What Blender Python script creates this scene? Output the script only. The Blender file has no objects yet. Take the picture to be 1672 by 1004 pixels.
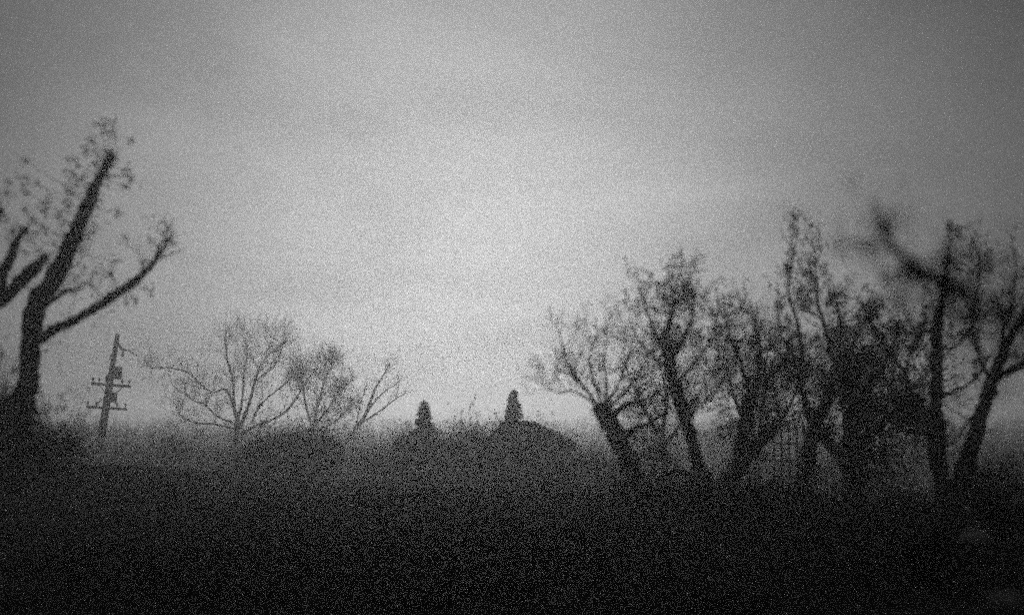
import bpy, math, random
from mathutils import Vector, Matrix, noise

R = math.radians
rng = random.Random(7)
sc = bpy.context.scene

# ------------------------------------------------------------------ camera
LENS, SENSOR, PW, PH = 35.0, 36.0, 1672, 1004
FPX = PW * LENS / SENSOR
HORIZON = 700.0
PITCH = math.atan((HORIZON - PH / 2) / FPX)
CAM_Z = 1.65
cam_data = bpy.data.cameras.new('camera')
cam = bpy.data.objects.new('camera', cam_data)
sc.collection.objects.link(cam)
cam.location = (0, 0, CAM_Z)
cam.rotation_euler = (R(90) + PITCH, 0, 0)
cam_data.lens = LENS
cam_data.sensor_width = SENSOR
cam_data.clip_start = 0.05
cam_data.clip_end = 4000
cam_data.dof.use_dof = True
cam_data.dof.focus_distance = 190.0
cam_data.dof.aperture_fstop = 0.22
sc.camera = cam

# ------------------------------------------------------------------ sky, sun, exposure
SUN_EL, SUN_AZ = R(12.5), R(-2.5)          # a veiled sun low behind the trees
world = bpy.data.worlds.new('World')
sc.world = world
world.use_nodes = True
wn, wl = world.node_tree.nodes, world.node_tree.links
wn.clear()


def wnode(t, **kw):
    n = wn.new(t)
    for k, v in kw.items():
        setattr(n, k, v)
    return n


def wmath(op, a, b=None, c=None):
    n = wnode('ShaderNodeMath', operation=op)
    for i, v in enumerate((a, b, c)):
        if v is None:
            continue
        if isinstance(v, (int, float)):
            n.inputs[i].default_value = v
        else:
            wl.new(v, n.inputs[i])
    return n.outputs[0]


sky = wnode('ShaderNodeTexSky', sky_type='NISHITA')
sky.sun_disc = False
sky.sun_elevation = SUN_EL
sky.sun_rotation = SUN_AZ
sky.dust_density = 6.0
sky.air_density = 1.0
bw = wnode('ShaderNodeRGBToBW')
wl.new(sky.outputs[0], bw.inputs[0])
geo = wnode('ShaderNodeNewGeometry')
tc = wnode('ShaderNodeTexCoord')
sep = wnode('ShaderNodeSeparateXYZ')
wl.new(tc.outputs['Generated'], sep.inputs[0])
sd = Vector((math.sin(SUN_AZ) * math.cos(SUN_EL), math.cos(SUN_AZ) * math.cos(SUN_EL), math.sin(SUN_EL)))
dot = wnode('ShaderNodeVectorMath', operation='DOT_PRODUCT')
wl.new(tc.outputs['Generated'], dot.inputs[0])
dot.inputs[1].default_value = sd
ang = wmath('ARCCOSINE', wmath('MINIMUM', dot.outputs['Value'], 0.99999))
# the bright veil round the hidden sun plus painted-in lens vignetting, thinning to an even overcast
veil = wmath('EXPONENT', wmath('MULTIPLY', wmath('POWER', wmath('DIVIDE', ang, R(24.5)), 2.5), -1.0))
# cloud layer: noise on a plane overhead
zc = wmath('MAXIMUM', wmath('ADD', sep.outputs['Z'], 0.22), 0.05)
comb = wnode('ShaderNodeCombineXYZ')
wl.new(wmath('DIVIDE', sep.outputs['X'], zc), comb.inputs[0])
wl.new(wmath('DIVIDE', sep.outputs['Y'], zc), comb.inputs[1])
n1 = wnode('ShaderNodeTexNoise')
n1.inputs['Scale'].default_value = 1.3
n1.inputs['Detail'].default_value = 5.0
n1.inputs['Roughness'].default_value = 0.5
n1.inputs['Distortion'].default_value = 0.4
wl.new(comb.outputs[0], n1.inputs['Vector'])
cl = wnode('ShaderNodeMapRange', clamp=True)
wl.new(n1.outputs['Fac'], cl.inputs[0])
for i, v in enumerate((0.25, 0.75, 0.74, 1.26)):
    cl.inputs[i + 1].default_value = v
lum = wmath('ADD', wmath('MULTIPLY', veil, 0.142), 0.033)
# the clear-sky radiance only tints the overcast with its brightening towards the sun
skyf = wmath('MULTIPLY', wmath('POWER', wmath('MAXIMUM', bw.outputs[0], 0.01), 0.25), 10.0)
tot = wmath('MULTIPLY', wmath('MULTIPLY', lum, cl.outputs[0]), skyf)
bg = wnode('ShaderNodeBackground')
wl.new(tot, bg.inputs['Color'])
bg.inputs['Strength'].default_value = 0.10
wo = wnode('ShaderNodeOutputWorld')
wl.new(bg.outputs[0], wo.inputs['Surface'])

sun_d = bpy.data.lights.new('sun', 'SUN')
sun_d.energy = 0.5
sun_d.angle = R(16)
sun_d.color = (1, 1, 1)                     # black-and-white film
sun = bpy.data.objects.new('sun', sun_d)
sc.collection.objects.link(sun)
sun.rotation_euler = (-sd).to_track_quat('-Z', 'Y').to_euler()
sun.location = sd * 300

vs = sc.view_settings
sc.display_settings.display_device = 'sRGB'
vs.view_transform = 'Standard'
vs.look = 'None'
vs.gamma = 1.0
vs.exposure = 0.0
vs.use_curve_mapping = False
sc.render.engine = 'CYCLES'
cy = sc.cycles
cy.use_denoising = False                    # the sampling noise of the haze stands for the film's grain
cy.use_light_tree = False
cy.use_adaptive_sampling = True
cy.adaptive_threshold = 1.0
cy.adaptive_min_samples = 4
cy.max_bounces = 6
cy.diffuse_bounces = 2
cy.volume_bounces = 3
cy.transparent_max_bounces = 8
sc.render.film_transparent = False


# ------------------------------------------------------------------ helpers
def ray(px, py):
    x = (px - PW / 2) / FPX
    u = (PH / 2 - py) / FPX
    c, s = math.cos(PITCH), math.sin(PITCH)
    return Vector((x, c - u * s, s + u * c))


def P(px, py, Y):
    d = ray(px, py)
    t = Y / d.y
    return Vector((d.x * t, Y, CAM_Z + d.z * t))


def sstep(a, b, v):
    t = max(0.0, min(1.0, (v - a) / (b - a)))
    return t * t * (3 - 2 * t)


def ground_z(x, y):
    z = -1.5 * sstep(12, 80, y)
    z += 3.2 * sstep(140, 420, y)
    bank = sstep(-7, -17.0, x) * sstep(14, 24, y) * (1 - sstep(36, 58, y))
    z += 0.9 * bank
    z -= 1.1 * sstep(2.0, 13.0, x) * sstep(12, 27, y) * (1 - sstep(70, 130, y))
    if y < 160:
        z += 0.10 * noise.noise(Vector((x * 0.25, y * 0.25, 1.3))) * sstep(4, 9, math.hypot(x, y))
    z += 0.5 * noise.noise(Vector((x * 0.03, y * 0.03, 7.7))) * sstep(30, 90, y)
    return z


def Xat(px, Y):
    return (px - PW / 2) / FPX * Y * 1.0066


class MB:
    def __init__(self):
        self.v, self.f = [], []

    def tube(self, pts, rad, sides=6, jit=0.0, cap=True):
        n = len(pts)
        if n < 2:
            return
        base = len(self.v)
        prev = None
        for i in range(n):
            t = (pts[min(i + 1, n - 1)] - pts[max(i - 1, 0)])
            if t.length < 1e-9:
                t = Vector((0, 0, 1))
            t.normalize()
            if prev is None:
                a = Vector((1, 0, 0)) if abs(t.x) < 0.8 else Vector((0, 1, 0))
                nx = (a - t * a.dot(t)).normalized()
            else:
                nx = prev - t * prev.dot(t)
                nx = nx.normalized() if nx.length > 1e-6 else t.orthogonal().normalized()
            prev = nx
            ny = t.cross(nx)
            for k in range(sides):
                an = 2 * math.pi * k / sides
                rr = rad[i]
                if jit:
                    rr *= 1 + jit * noise.noise(pts[i] * (0.55 / max(rad[i], 0.02)) + Vector((k * 1.7, 0, k)))
                self.v.append(pts[i] + (nx * math.cos(an) + ny * math.sin(an)) * rr)
        for i in range(n - 1):
            for k in range(sides):
                a = base + i * sides + k
                b = base + i * sides + (k + 1) % sides
                self.f.append((a, b, b + sides, a + sides))
        if cap:
            self.f.append(tuple(base + k for k in reversed(range(sides))))
            self.f.append(tuple(base + (n - 1) * sides + k for k in range(sides)))

    def leaf(self, p, ax, side, L, W):
        i = len(self.v)
        nrm = ax.cross(side) * (0.12 * L)
        self.v += [p, p + ax * L * 0.45 + side * W * 0.5 + nrm, p + ax * L, p + ax * L * 0.45 - side * W * 0.5 + nrm]
        self.f += [(i, i + 1, i + 2), (i, i + 2, i + 3)]

    def rleaf(self, p, L, W, r, up=0.0):
        ax = rdir(r)
        ax.z += up
        ax.normalize()
        sd_ = rdir(r)
        sd_ = (sd_ - ax * sd_.dot(ax))
        if sd_.length < 1e-4:
            sd_ = ax.orthogonal()
        self.leaf(p, ax, sd_.normalized(), L, W)

    def box(self, lo, hi, M=None):
        i = len(self.v)
        for z in (lo[2], hi[2]):
            for x, y in ((lo[0], lo[1]), (hi[0], lo[1]), (hi[0], hi[1]), (lo[0], hi[1])):
                p = Vector((x, y, z))
                self.v.append(M @ p if M else p)
        for q in ((0, 3, 2, 1), (4, 5, 6, 7), (0, 1, 5, 4), (1, 2, 6, 5), (2, 3, 7, 6), (3, 0, 4, 7)):
            self.f.append(tuple(i + k for k in q))

    def build(self, name, mat, parent=None, kind=None, smooth=False):
        off = parent_world(parent) if parent else Vector((0, 0, 0))
        me = bpy.data.meshes.new(name)
        me.from_pydata([tuple(Vector(v) - off) for v in self.v], [], self.f)
        me.materials.append(mat)
        if smooth:
            me.polygons.foreach_set('use_smooth', [True] * len(me.polygons))
        me.update()
        o = bpy.data.objects.new(name, me)
        sc.collection.objects.link(o)
        if parent:
            o.parent = parent
        if kind:
            o['kind'] = kind
        return o


def parent_world(o):
    p = Vector((0, 0, 0))
    while o:
        p += Vector(o.location)
        o = o.parent
    return p


def rdir(r):
    while True:
        v = Vector((r.uniform(-1, 1), r.uniform(-1, 1), r.uniform(-1, 1)))
        if 0.05 < v.length < 1:
            return v.normalized()


GROUPS = {'round_shrub': 'shrubs round the low dark house', 'pale_shrub': 'pale shrubs near the low dark house',
          'thicket': 'thickets below the wide bare tree', 'cypress': 'pointed cypresses by the house',
          'bare_tree': 'bare trees left of the cypresses', 'thicket_tree': 'hazy trees behind the right hand trees',
          'pollarded_tree': 'thick trees at the left edge', 'low_bush': 'low dark bushes at the left edge',
          'leafy_shrub': 'dark shrubs at the lower right', 'weed_plant': 'pale weeds at the lower right'}


def thing(name, label, cat, loc, group=None):
    o = bpy.data.objects.new(name, None)
    o.empty_display_size = 0.3
    sc.collection.objects.link(o)
    o.location = loc
    o['label'] = label
    o['category'] = cat
    group = group or GROUPS.get(name)
    if group:
        o['group'] = group
    return o


def spline(ctrl, per=5):
    """Catmull-Rom through (point, radius)."""
    pts, rad = [], []
    n = len(ctrl)
    for i in range(n - 1):
        p0, p1, p2, p3 = (ctrl[max(i - 1, 0)], ctrl[i], ctrl[i + 1], ctrl[min(i + 2, n - 1)])
        for k in range(per):
            t = k / per
            q = 0.5 * ((2 * p1[0]) + (p2[0] - p0[0]) * t + (2 * p0[0] - 5 * p1[0] + 4 * p2[0] - p3[0]) * t * t
                       + (3 * p1[0] - p0[0] - 3 * p2[0] + p3[0]) * t ** 3)
            pts.append(q)
            rad.append(p1[1] + (p2[1] - p1[1]) * t)
    pts.append(ctrl[-1][0].copy())
    rad.append(ctrl[-1][1])
    return pts, rad


def material(name, lo, hi, scale=6.0, rough=0.9, bump=0.3, stretch=None, spec=0.15):
    m = bpy.data.materials.new(name)
    m.use_nodes = True
    nt = m.node_tree
    b = nt.nodes['Principled BSDF']
    b.inputs['Roughness'].default_value = rough
    b.inputs['Specular IOR Level'].default_value = spec
    c = nt.nodes.new('ShaderNodeTexCoord')
    mp = nt.nodes.new('ShaderNodeMapping')
    if stretch:
        mp.inputs['Scale'].default_value = stretch
    nt.links.new(c.outputs['Object'], mp.inputs['Vector'])
    n = nt.nodes.new('ShaderNodeTexNoise')
    n.inputs['Scale'].default_value = scale
    n.inputs['Detail'].default_value = 6
    nt.links.new(mp.outputs[0], n.inputs['Vector'])
    r = nt.nodes.new('ShaderNodeValToRGB')
    r.color_ramp.elements[0].position = 0.3
    r.color_ramp.elements[1].position = 0.7
    r.color_ramp.elements[0].color = (lo, lo, lo, 1)
    r.color_ramp.elements[1].color = (hi, hi, hi, 1)
    nt.links.new(n.outputs['Fac'], r.inputs[0])
    nt.links.new(r.outputs[0], b.inputs['Base Color'])
    if bump:
        bp = nt.nodes.new('ShaderNodeBump')
        bp.inputs['Strength'].default_value = bump
        bp.inputs['Distance'].default_value = 0.05
        nt.links.new(n.outputs['Fac'], bp.inputs['Height'])
        nt.links.new(bp.outputs[0], b.inputs['Normal'])
    return m


BARK = material('bark', 0.025, 0.06, 9, bump=0.8, stretch=(1, 1, 0.25))
TWIG = material('twig_bark', 0.025, 0.05, 5, bump=0)
LEAF = material('leaf', 0.03, 0.06, 2.5, rough=0.7, bump=0)
NEEDLE = material('needles', 0.025, 0.05, 2.0, rough=0.8, bump=0)
PALELEAF = material('pale_leaf', 0.12, 0.3, 3.0, rough=0.6, bump=0)
SOIL = material('grassy_soil', 0.018, 0.04, 0.8, bump=0.6, spec=0.0)
GRASS = material('grass_blades', 0.02, 0.045, 1.5, bump=0, spec=0.0)
STONE = material('pale_stone', 0.2, 0.36, 5.0, bump=0.5)
WOOD = material('weathered_wood', 0.05, 0.09, 6.0, bump=0.4, stretch=(4, 4, 0.4))
ROOFING = material('dark_roofing', 0.03, 0.05, 8.0, bump=0.4)
WALL = material('dark_boarding', 0.035, 0.06, 4.0, bump=0.3, stretch=(4, 4, 0.4))
GLASS = material('window_glass', 0.02, 0.03, 2.0, rough=0.1, bump=0)
PORCELAIN = material('insulator_porcelain', 0.08, 0.12, 5.0, rough=0.4, bump=0)
METAL = material('galvanised_metal', 0.05, 0.09, 5.0, rough=0.5, bump=0)


# ------------------------------------------------------------------ ground and haze
def build_ground():
    xs = [-600, -450, -330, -240, -170, -120, -90] + [-70 + 1.0 * i for i in range(141)] + [90, 120, 170, 240, 330, 450, 600]
    ys = [-600, -400, -250, -150, -90, -50, -25, -10] + [0.8 * i for i in range(100)] + [80 + 3 * i for i in range(1, 30)] + [180, 205, 235, 270, 310, 360, 420, 490, 560, 600]
    m = MB()
    for y in ys:
        for x in xs:
            m.v.append(Vector((x, y, ground_z(x, y))))
    w = len(xs)
    for j in range(len(ys) - 1):
        for i in range(w - 1):
            a = j * w + i
            m.f.append((a, a + 1, a + w + 1, a + w))
    m.build('ground', SOIL, kind='structure', smooth=True)


build_ground()

HAZE_DENSITY = 0.0031
hz = MB()
hz.box((-612, -612, -4.5), (612, 612, 16))
haze_mat = bpy.data.materials.new('haze')
haze_mat.use_nodes = True
hn = haze_mat.node_tree
hn.nodes.clear()
pv = hn.nodes.new('ShaderNodeVolumePrincipled')
pv.inputs['Color'].default_value = (0.97, 0.97, 0.97, 1)
pv.inputs['Density'].default_value = HAZE_DENSITY
pv.inputs['Anisotropy'].default_value = 0.73
ho = hn.nodes.new('ShaderNodeOutputMaterial')
hn.links.new(pv.outputs[0], ho.inputs['Volume'])
hz.build('haze', haze_mat, kind='stuff')


# ------------------------------------------------------------------ growing things
def grow(mb, p, d, L, r, level, rnd, up=0.15, wob=0.35, kids=(3, 5), tips=None, sides=4, rmin=0.003, shrink=(0.45, 0.7), spread=(25, 60)):
    n = 6 if level > 0 else 4
    pts, rad = [p.copy()], [r]
    q, dd = p.copy(), d.normalized()
    for i in range(n):
        dd = (dd + rdir(rnd) * wob * 0.5 + Vector((0, 0, up * 0.5))).normalized()
        q = q + dd * (L / n)
        pts.append(q.copy())
        rad.append(max(rmin, r * (1 - 0.8 * (i + 1) / n)))
    mb.tube(pts, rad, sides if level > 0 else 3, cap=False)
    if tips is not None and level == 0:
        tips.append((pts[-1], dd))
        tips.append((pts[-2], dd))
    if level > 0:
        for k in range(rnd.randint(*kids)):
            t = rnd.uniform(0.25, 1.0)
            i = min(n - 1, int(t * n))
            b = pts[i].lerp(pts[i + 1], t * n - i)
            base = (pts[i + 1] - pts[i]).normalized()
            a = R(rnd.uniform(*spread))
            ax = base.cross(rdir(rnd))
            if ax.length < 1e-3:
                continue
            nd = Matrix.Rotation(a, 3, ax.normalized()) @ base
            grow(mb, b, nd, L * rnd.uniform(*shrink), max(rmin, rad[i] * rnd.uniform(0.45, 0.7)), level - 1, rnd, up, wob, kids, tips, sides, rmin, shrink, spread)


def clump_leaves(mb, c, rad, n, rnd, L=0.1, W=0.045, up=0.0, hollow=0.0):
    """leaves gathered in small sprays through an ellipsoid, uneven at its rim"""
    rx, ry, rz = rad
    k = max(1, n // 14)
    for _ in range(k):
        v = rdir(rnd) * (rnd.random() ** 0.45)
        f = 1 + 0.45 * noise.noise(v * 2.3 + c * 0.7)
        s = c + Vector((v.x * rx * f, v.y * ry * f, v.z * rz * f))
        sp = L * rnd.uniform(0.8, 2.2)
        for _ in range(14):
            q = s + Vector((rnd.gauss(0, sp), rnd.gauss(0, sp), rnd.gauss(0, sp)))
            sz = rnd.uniform(0.6, 1.25)
            mb.rleaf(q, L * sz, W * sz, rnd, up)


def tree(name, label, cat, Y, trunk, limbs, wscale=1.0, shoots=(), sprays=(), clumps=(), seed=1, twig=None, twig_on_trunk=0.0,
         leafmat=None, group=None, leafsize=(0.10, 0.045), tip_leaves=0, sides=9, base_px=None):
    """trunk/limbs: lists of (px, py, width_px[, dY]) in the photograph, put at depth Y; the tree stands on the ground below."""
    rnd = random.Random(seed)

    def conv(c):
        out = []
        for e in c:
            dy = e[3] if len(e) > 3 else 0.0
            out.append((P(e[0], e[1], Y + dy), wscale * e[2] * (Y + dy) / FPX / 2))
        return out

    tr = conv(trunk)
    b = tr[0][0]
    gz = ground_z(b.x, b.y)
    if gz < b.z - 0.05:
        tr.insert(0, (Vector((b.x + (b.x - tr[1][0].x) * 0.3, b.y, gz - 0.15)), tr[0][1] * 1.25))
    base = Vector((tr[0][0].x, tr[0][0].y, ground_z(tr[0][0].x, tr[0][0].y)))
    t = thing(name, label, cat, base, group)
    tm = MB()
    tp, trd = spline(tr, 6)
    tm.tube(tp, trd, sides, jit=0.55)
    tm.build('trunk', BARK, t, smooth=True)
    twm = MB()
    tips = []
    lines = []
    for lb in limbs:
        lm = MB()
        lp, lr = spline(conv(lb), 6)
        for i in range(len(lp)):
            lp[i] = lp[i] + Vector((noise.noise(lp[i] * 1.7), 0, noise.noise(lp[i] * 1.7 + Vector((9, 9, 9))))) * min(0.05, lr[i] * 0.8)
        lm.tube(lp, lr, max(5, sides - 2), jit=0.55)
        lm.build('limb', BARK, t, smooth=True)
        lines.append((lp, lr))
    for s in shoots:
        sp, sr = spline(conv(s), 5)
        sp = [p_ + Vector((0, noise.noise(p_ * 0.9) * 0.5, 0)) * min(1, i * 0.2) for i, p_ in enumerate(sp)]
        sm = MB()
        sm.tube(sp, sr, 5, jit=0.2)
        sm.build('branch', BARK, t, smooth=True)
        lines.append((sp, sr))
    if twig:
        if twig_on_trunk:
            lines.append((tp[int(len(tp) * twig_on_trunk):], trd[int(len(tp) * twig_on_trunk):]))
        tot = sum((lp[i + 1] - lp[i]).length for lp, _ in lines for i in range(len(lp) - 1))
        for lp, lr in lines:
            ln = sum((lp[i + 1] - lp[i]).length for i in range(len(lp) - 1))
            n = max(2, round(twig['n'] * ln / tot))
            for _ in range(n):
                u = rnd.random() ** twig.get('bias', 0.6)
                i = min(len(lp) - 2, int(u * (len(lp) - 1)))
                p = lp[i].lerp(lp[i + 1], rnd.random())
                ax = (lp[i + 1] - lp[i]).normalized()
                d = ax * rnd.uniform(0.2, 1.0) + rdir(rnd) * 1.0
                d.z += twig.get('lift', 0.35)
                L = twig['L'] * rnd.uniform(0.5, 1.2)
                grow(twm, p, d, L, min(lr[i] * 0.5, twig.get('r', 0.02)), twig.get('lv', 2), rnd, up=twig.get('up', 0.2),
                     wob=twig.get('wob', 0.45), kids=twig.get('kids', (2, 4)), tips=tips, rmin=twig.get('rmin', 0.004))
    for (px, py, rp, n) in sprays:
        c = P(px, py, Y + rnd.uniform(-0.8, 0.8))
        best = min((p for lp, _ in lines for p in lp), key=lambda p: (p - c).length)
        best = best + Vector((0, 0, 0))
        mid = (best + c) / 2 + Vector((rnd.uniform(-.1, .1), rnd.uniform(-.2, .2), -0.12 * (c - best).length))
        twm.tube(spline([(best, 0.014), (mid, 0.010), (c, 0.006)], 5)[0], [0.014 - 0.0008 * i for i in range(11)], 4, cap=False)
        sm = MB()
        rr = rp * Y / FPX
        for _ in range(n):
            q = c + rdir(rnd) * rr * rnd.random() ** 0.5
            sm.tube([c, (c + q) / 2 + rdir(rnd) * rr * 0.1, q], [0.006, 0.005, 0.004], 3, cap=False)
            for _ in range(2):
                sz = rnd.uniform(0.6, 1.2)
                sm.rleaf(q, leafsize[0] * sz, leafsize[1] * sz, rnd, -0.3)
        sm.build('leaf_spray', leafmat or LEAF, t)
    if twm.f:
        twm.build('twigs', TWIG, t, kind='stuff')
    if clumps or tip_leaves:
        fm = MB()
        for (px, py, rxp, ryp, n, *dy) in clumps:
            yc = Y + (dy[0] if dy else 0)
            k = yc / FPX
            clump_leaves(fm, P(px, py, yc + rnd.uniform(-0.4, 0.4)), (rxp * k, rxp * k * 0.9, ryp * k), n, rnd, *leafsize)
        for (p, d) in tips:
            for _ in range(tip_leaves):
                if rnd.random() < 0.8:
                    sz = rnd.uniform(0.6, 1.2)
                    fm.rleaf(p + rdir(rnd) * 0.05, leafsize[0] * sz, leafsize[1] * sz, rnd)
        if fm.f:
            fm.build('foliage', leafmat or LEAF, t, kind='stuff')
    return t


def bush(name, label, px, py_top, wpx, Y, cat='bush', seed=1, dens=1.0, stems=14, leaf=(0.09, 0.045), mat=None, group=None, py_bot=None, lumps=5, twiggy=0.5):
    rnd = random.Random(seed)
    k = Y / FPX
    x = P(px, 700, Y).x
    gz = ground_z(x, Y)
    top = P(px, py_top, Y).z
    h = max(0.3, top - gz)
    w = wpx * k / 2
    t = thing(name, label, cat, (x, Y, gz), group)
    st = MB()
    tips = []
    for i in range(stems):
        a = rnd.uniform(0, 2 * math.pi)
        s = rnd.random() ** 0.6
        d = Vector((math.cos(a) * s * w, math.sin(a) * s * w * 0.8, h)).normalized()
        p = Vector((x + math.cos(a) * s * w * 0.25, Y + math.sin(a) * s * w * 0.25, gz - 0.05))
        grow(st, p, d, h * rnd.uniform(0.6, 0.95) * (1.15 - 0.35 * s), 0.012 + 0.008 * h, 2, rnd, up=0.05, wob=0.35, kids=(2, 4), tips=tips, rmin=0.004)
    st.build('stems', TWIG, t, kind='stuff')
    fm = MB()
    for i in range(lumps):
        a = rnd.uniform(0, 2 * math.pi)
        s = rnd.random() ** 0.6
        c = Vector((x + math.cos(a) * w * 0.55 * s, Y + math.sin(a) * w * 0.5 * s, gz + h * rnd.uniform(0.3, 0.66) * (1 - 0.25 * s)))
        rr = rnd.uniform(0.4, 0.6)
        clump_leaves(fm, c, (w * rr, w * rr, h * rnd.uniform(0.26, 0.36)), int(dens * 2.2 * (w * h * 1.5) / (leaf[0] * leaf[1] * 0.35) / lumps), rnd, *leaf)
    for p, d in tips:
        if rnd.random() < twiggy:
            for _ in range(3):
                fm.rleaf(p + rdir(rnd) * 0.04, leaf[0] * rnd.uniform(.6, 1.1), leaf[1], rnd)
    fm.build('foliage', mat or LEAF, t, kind='stuff')
    return t


def conifer(name, label, px, py_top, wpx, Y, seed=1, group=None, n=2600, power=0.8, flare=0.5):
    rnd = random.Random(seed)
    k = Y / FPX
    x = P(px, 700, Y).x
    gz = ground_z(x, Y)
    H = P(px, py_top, Y).z - gz
    w = wpx * k / 2
    t = thing(name, label, 'tree', (x, Y, gz), group)
    tm = MB()
    tm.tube([Vector((x, Y, gz - .1)), Vector((x + .03, Y, gz + H * .5)), Vector((x, Y, gz + H * .97))], [0.16, 0.10, 0.015], 8)
    tm.build('trunk', BARK, t, smooth=True)
    fm = MB()
    nb = n // 16
    for i in range(nb):
        u = (i + rnd.random()) / nb
        z = gz + H * (0.05 + 0.93 * u)
        a = rnd.uniform(0, 2 * math.pi)
        env = w * (flare * (1 - u) ** power + (1 - flare) * max(0.0, 1 - u * 1.55) ** 1.2) + 0.05
        env *= rnd.uniform(0.4, 1.65)
        out = Vector((math.cos(a), math.sin(a), rnd.uniform(-.1, .45)))
        for j in range(16):
            f = rnd.random() ** 0.7
            p = Vector((x, Y, z)) + out * env * f + Vector((0, 0, -.12 * env * f * f)) + rdir(rnd) * .07
            for _ in range(2):
                ax = (out + rdir(rnd) * 0.8).normalized()
                sd_ = ax.cross(rdir(rnd))
                if sd_.length > 1e-3:
                    fm.leaf(p, ax, sd_.normalized(), rnd.uniform(.12, .26), .06)
    for k in range(26):
        f = rnd.random()
        fm.rleaf(Vector((x, Y, gz + H * (.93 + .07 * f))), .16, .05, rnd, 1.2)
    fm.build('foliage', NEEDLE, t, kind='stuff')
    return t


# ------------------------------------------------------------------ left: pollarded trees on the bank
tree('pollarded_tree', 'thick dark tree with sawn-off upright limb and ragged leaf sprays, left of the pole', 'tree', 27, wscale=.78,
     trunk=[(32, 672, 54), (44, 632, 44), (50, 590, 38), (50, 545, 38), (54, 510, 38), (70, 474, 36)],
     limbs=[[(66, 482, 36), (84, 450, 27), (108, 412, 26), (130, 365, 29), (146, 330, 28), (160, 298, 18), (172, 272, 15), (184, 250, 17)],
            [(70, 492, 22), (95, 462, 17), (116, 420, 15), (134, 382, 15)],
            [(52, 562, 30), (84, 541, 22), (130, 518, 19), (160, 500, 20), (190, 481, 19), (222, 458, 17), (246, 434, 14), (262, 412, 9), (277, 388, 4)],
            [(56, 520, 20), (80, 495, 12), (104, 478, 8), (134, 470, 4)]],
     sprays=[(170, 205, 20, 17), (150, 228, 14, 11), (176, 214, 15, 13), (120, 262, 14, 11), (112, 280, 14, 13), (108, 312, 18, 17), (122, 300, 14, 11),
             (206, 276, 14, 11), (214, 290, 12, 10), (204, 306, 14, 11), (212, 230, 9, 8), (194, 345, 9, 8), (140, 242, 10, 8), (134, 292, 12, 10),
             (110, 335, 12, 10), (98, 352, 12, 10), (80, 330, 12, 10), (74, 346, 15, 13), (60, 300, 9, 8), (40, 262, 10, 10), (38, 290, 14, 11), (45, 312, 12, 8),
             (75, 372, 15, 10), (55, 380, 15, 10), (246, 475, 12, 8), (222, 490, 12, 8), (206, 492, 9, 6), (175, 445, 12, 6), (188, 425, 10, 6),
             (150, 465, 9, 6), (274, 390, 9, 6), (258, 404, 9, 6), (186, 262, 10, 8), (40, 600, 14, 10), (20, 610, 12, 10)],
     twig=dict(n=64, L=.75, r=.02, lv=2, kids=(1, 3), rmin=.004, lift=.25, wob=.55), tip_leaves=1,
     clumps=[(150, 332, 16, 22, 150), (128, 395, 18, 26, 150), (166, 285, 12, 16, 70), (60, 480, 16, 20, 60), (215, 462, 18, 10, 60), (110, 440, 16, 16, 70), (36, 640, 26, 16, 140), (180, 488, 16, 9, 50), (80, 545, 12, 10, 40)], seed=3, leafsize=(0.105, 0.055))
tree('pollarded_tree', 'dark forked limbs entering at the left edge, from a trunk beyond the thick dark tree', 'tree', 25, wscale=.85,
     trunk=[(-88, 690, 60), (-80, 640, 50), (-66, 580, 42), (-40, 526, 38)],
     limbs=[[(-46, 536, 36), (-14, 500, 30), (14, 480, 26), (38, 457, 26), (60, 434, 24), (78, 418, 14)],
            [(-14, 500, 26), (2, 462, 20), (14, 425, 20), (30, 392, 14), (46, 368, 7)],
            [(-60, 560, 24), (-40, 450, 20), (-14, 372, 16), (2, 340, 9)]],
     sprays=[(2, 348, 18, 17), (18, 380, 14, 10), (34, 372, 14, 10), (14, 318, 10, 6), (40, 410, 12, 8), (14, 300, 9, 6), (52, 392, 12, 6), (6, 580, 18, 11)],
     twig=dict(n=16, L=0.7, r=0.016, lv=1, kids=(1, 3), rmin=0.005), tip_leaves=2, seed=5, leafsize=(0.105, 0.055))
bush('low_bush', 'low dark bush at the foot of the thick tree at the left edge', 24, 626, 120, 25, seed=11, dens=1.6, stems=18, lumps=8)
bush('low_bush', 'taller dark bush cut off by the left edge, beside the thick tree', -12, 604, 90, 24, seed=13, dens=1.4, stems=16, lumps=8)
bush('low_bush', 'smaller thin bush on the bank, just right of the thick tree foot', 104, 668, 90, 30, seed=12, dens=0.7, stems=12)


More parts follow.
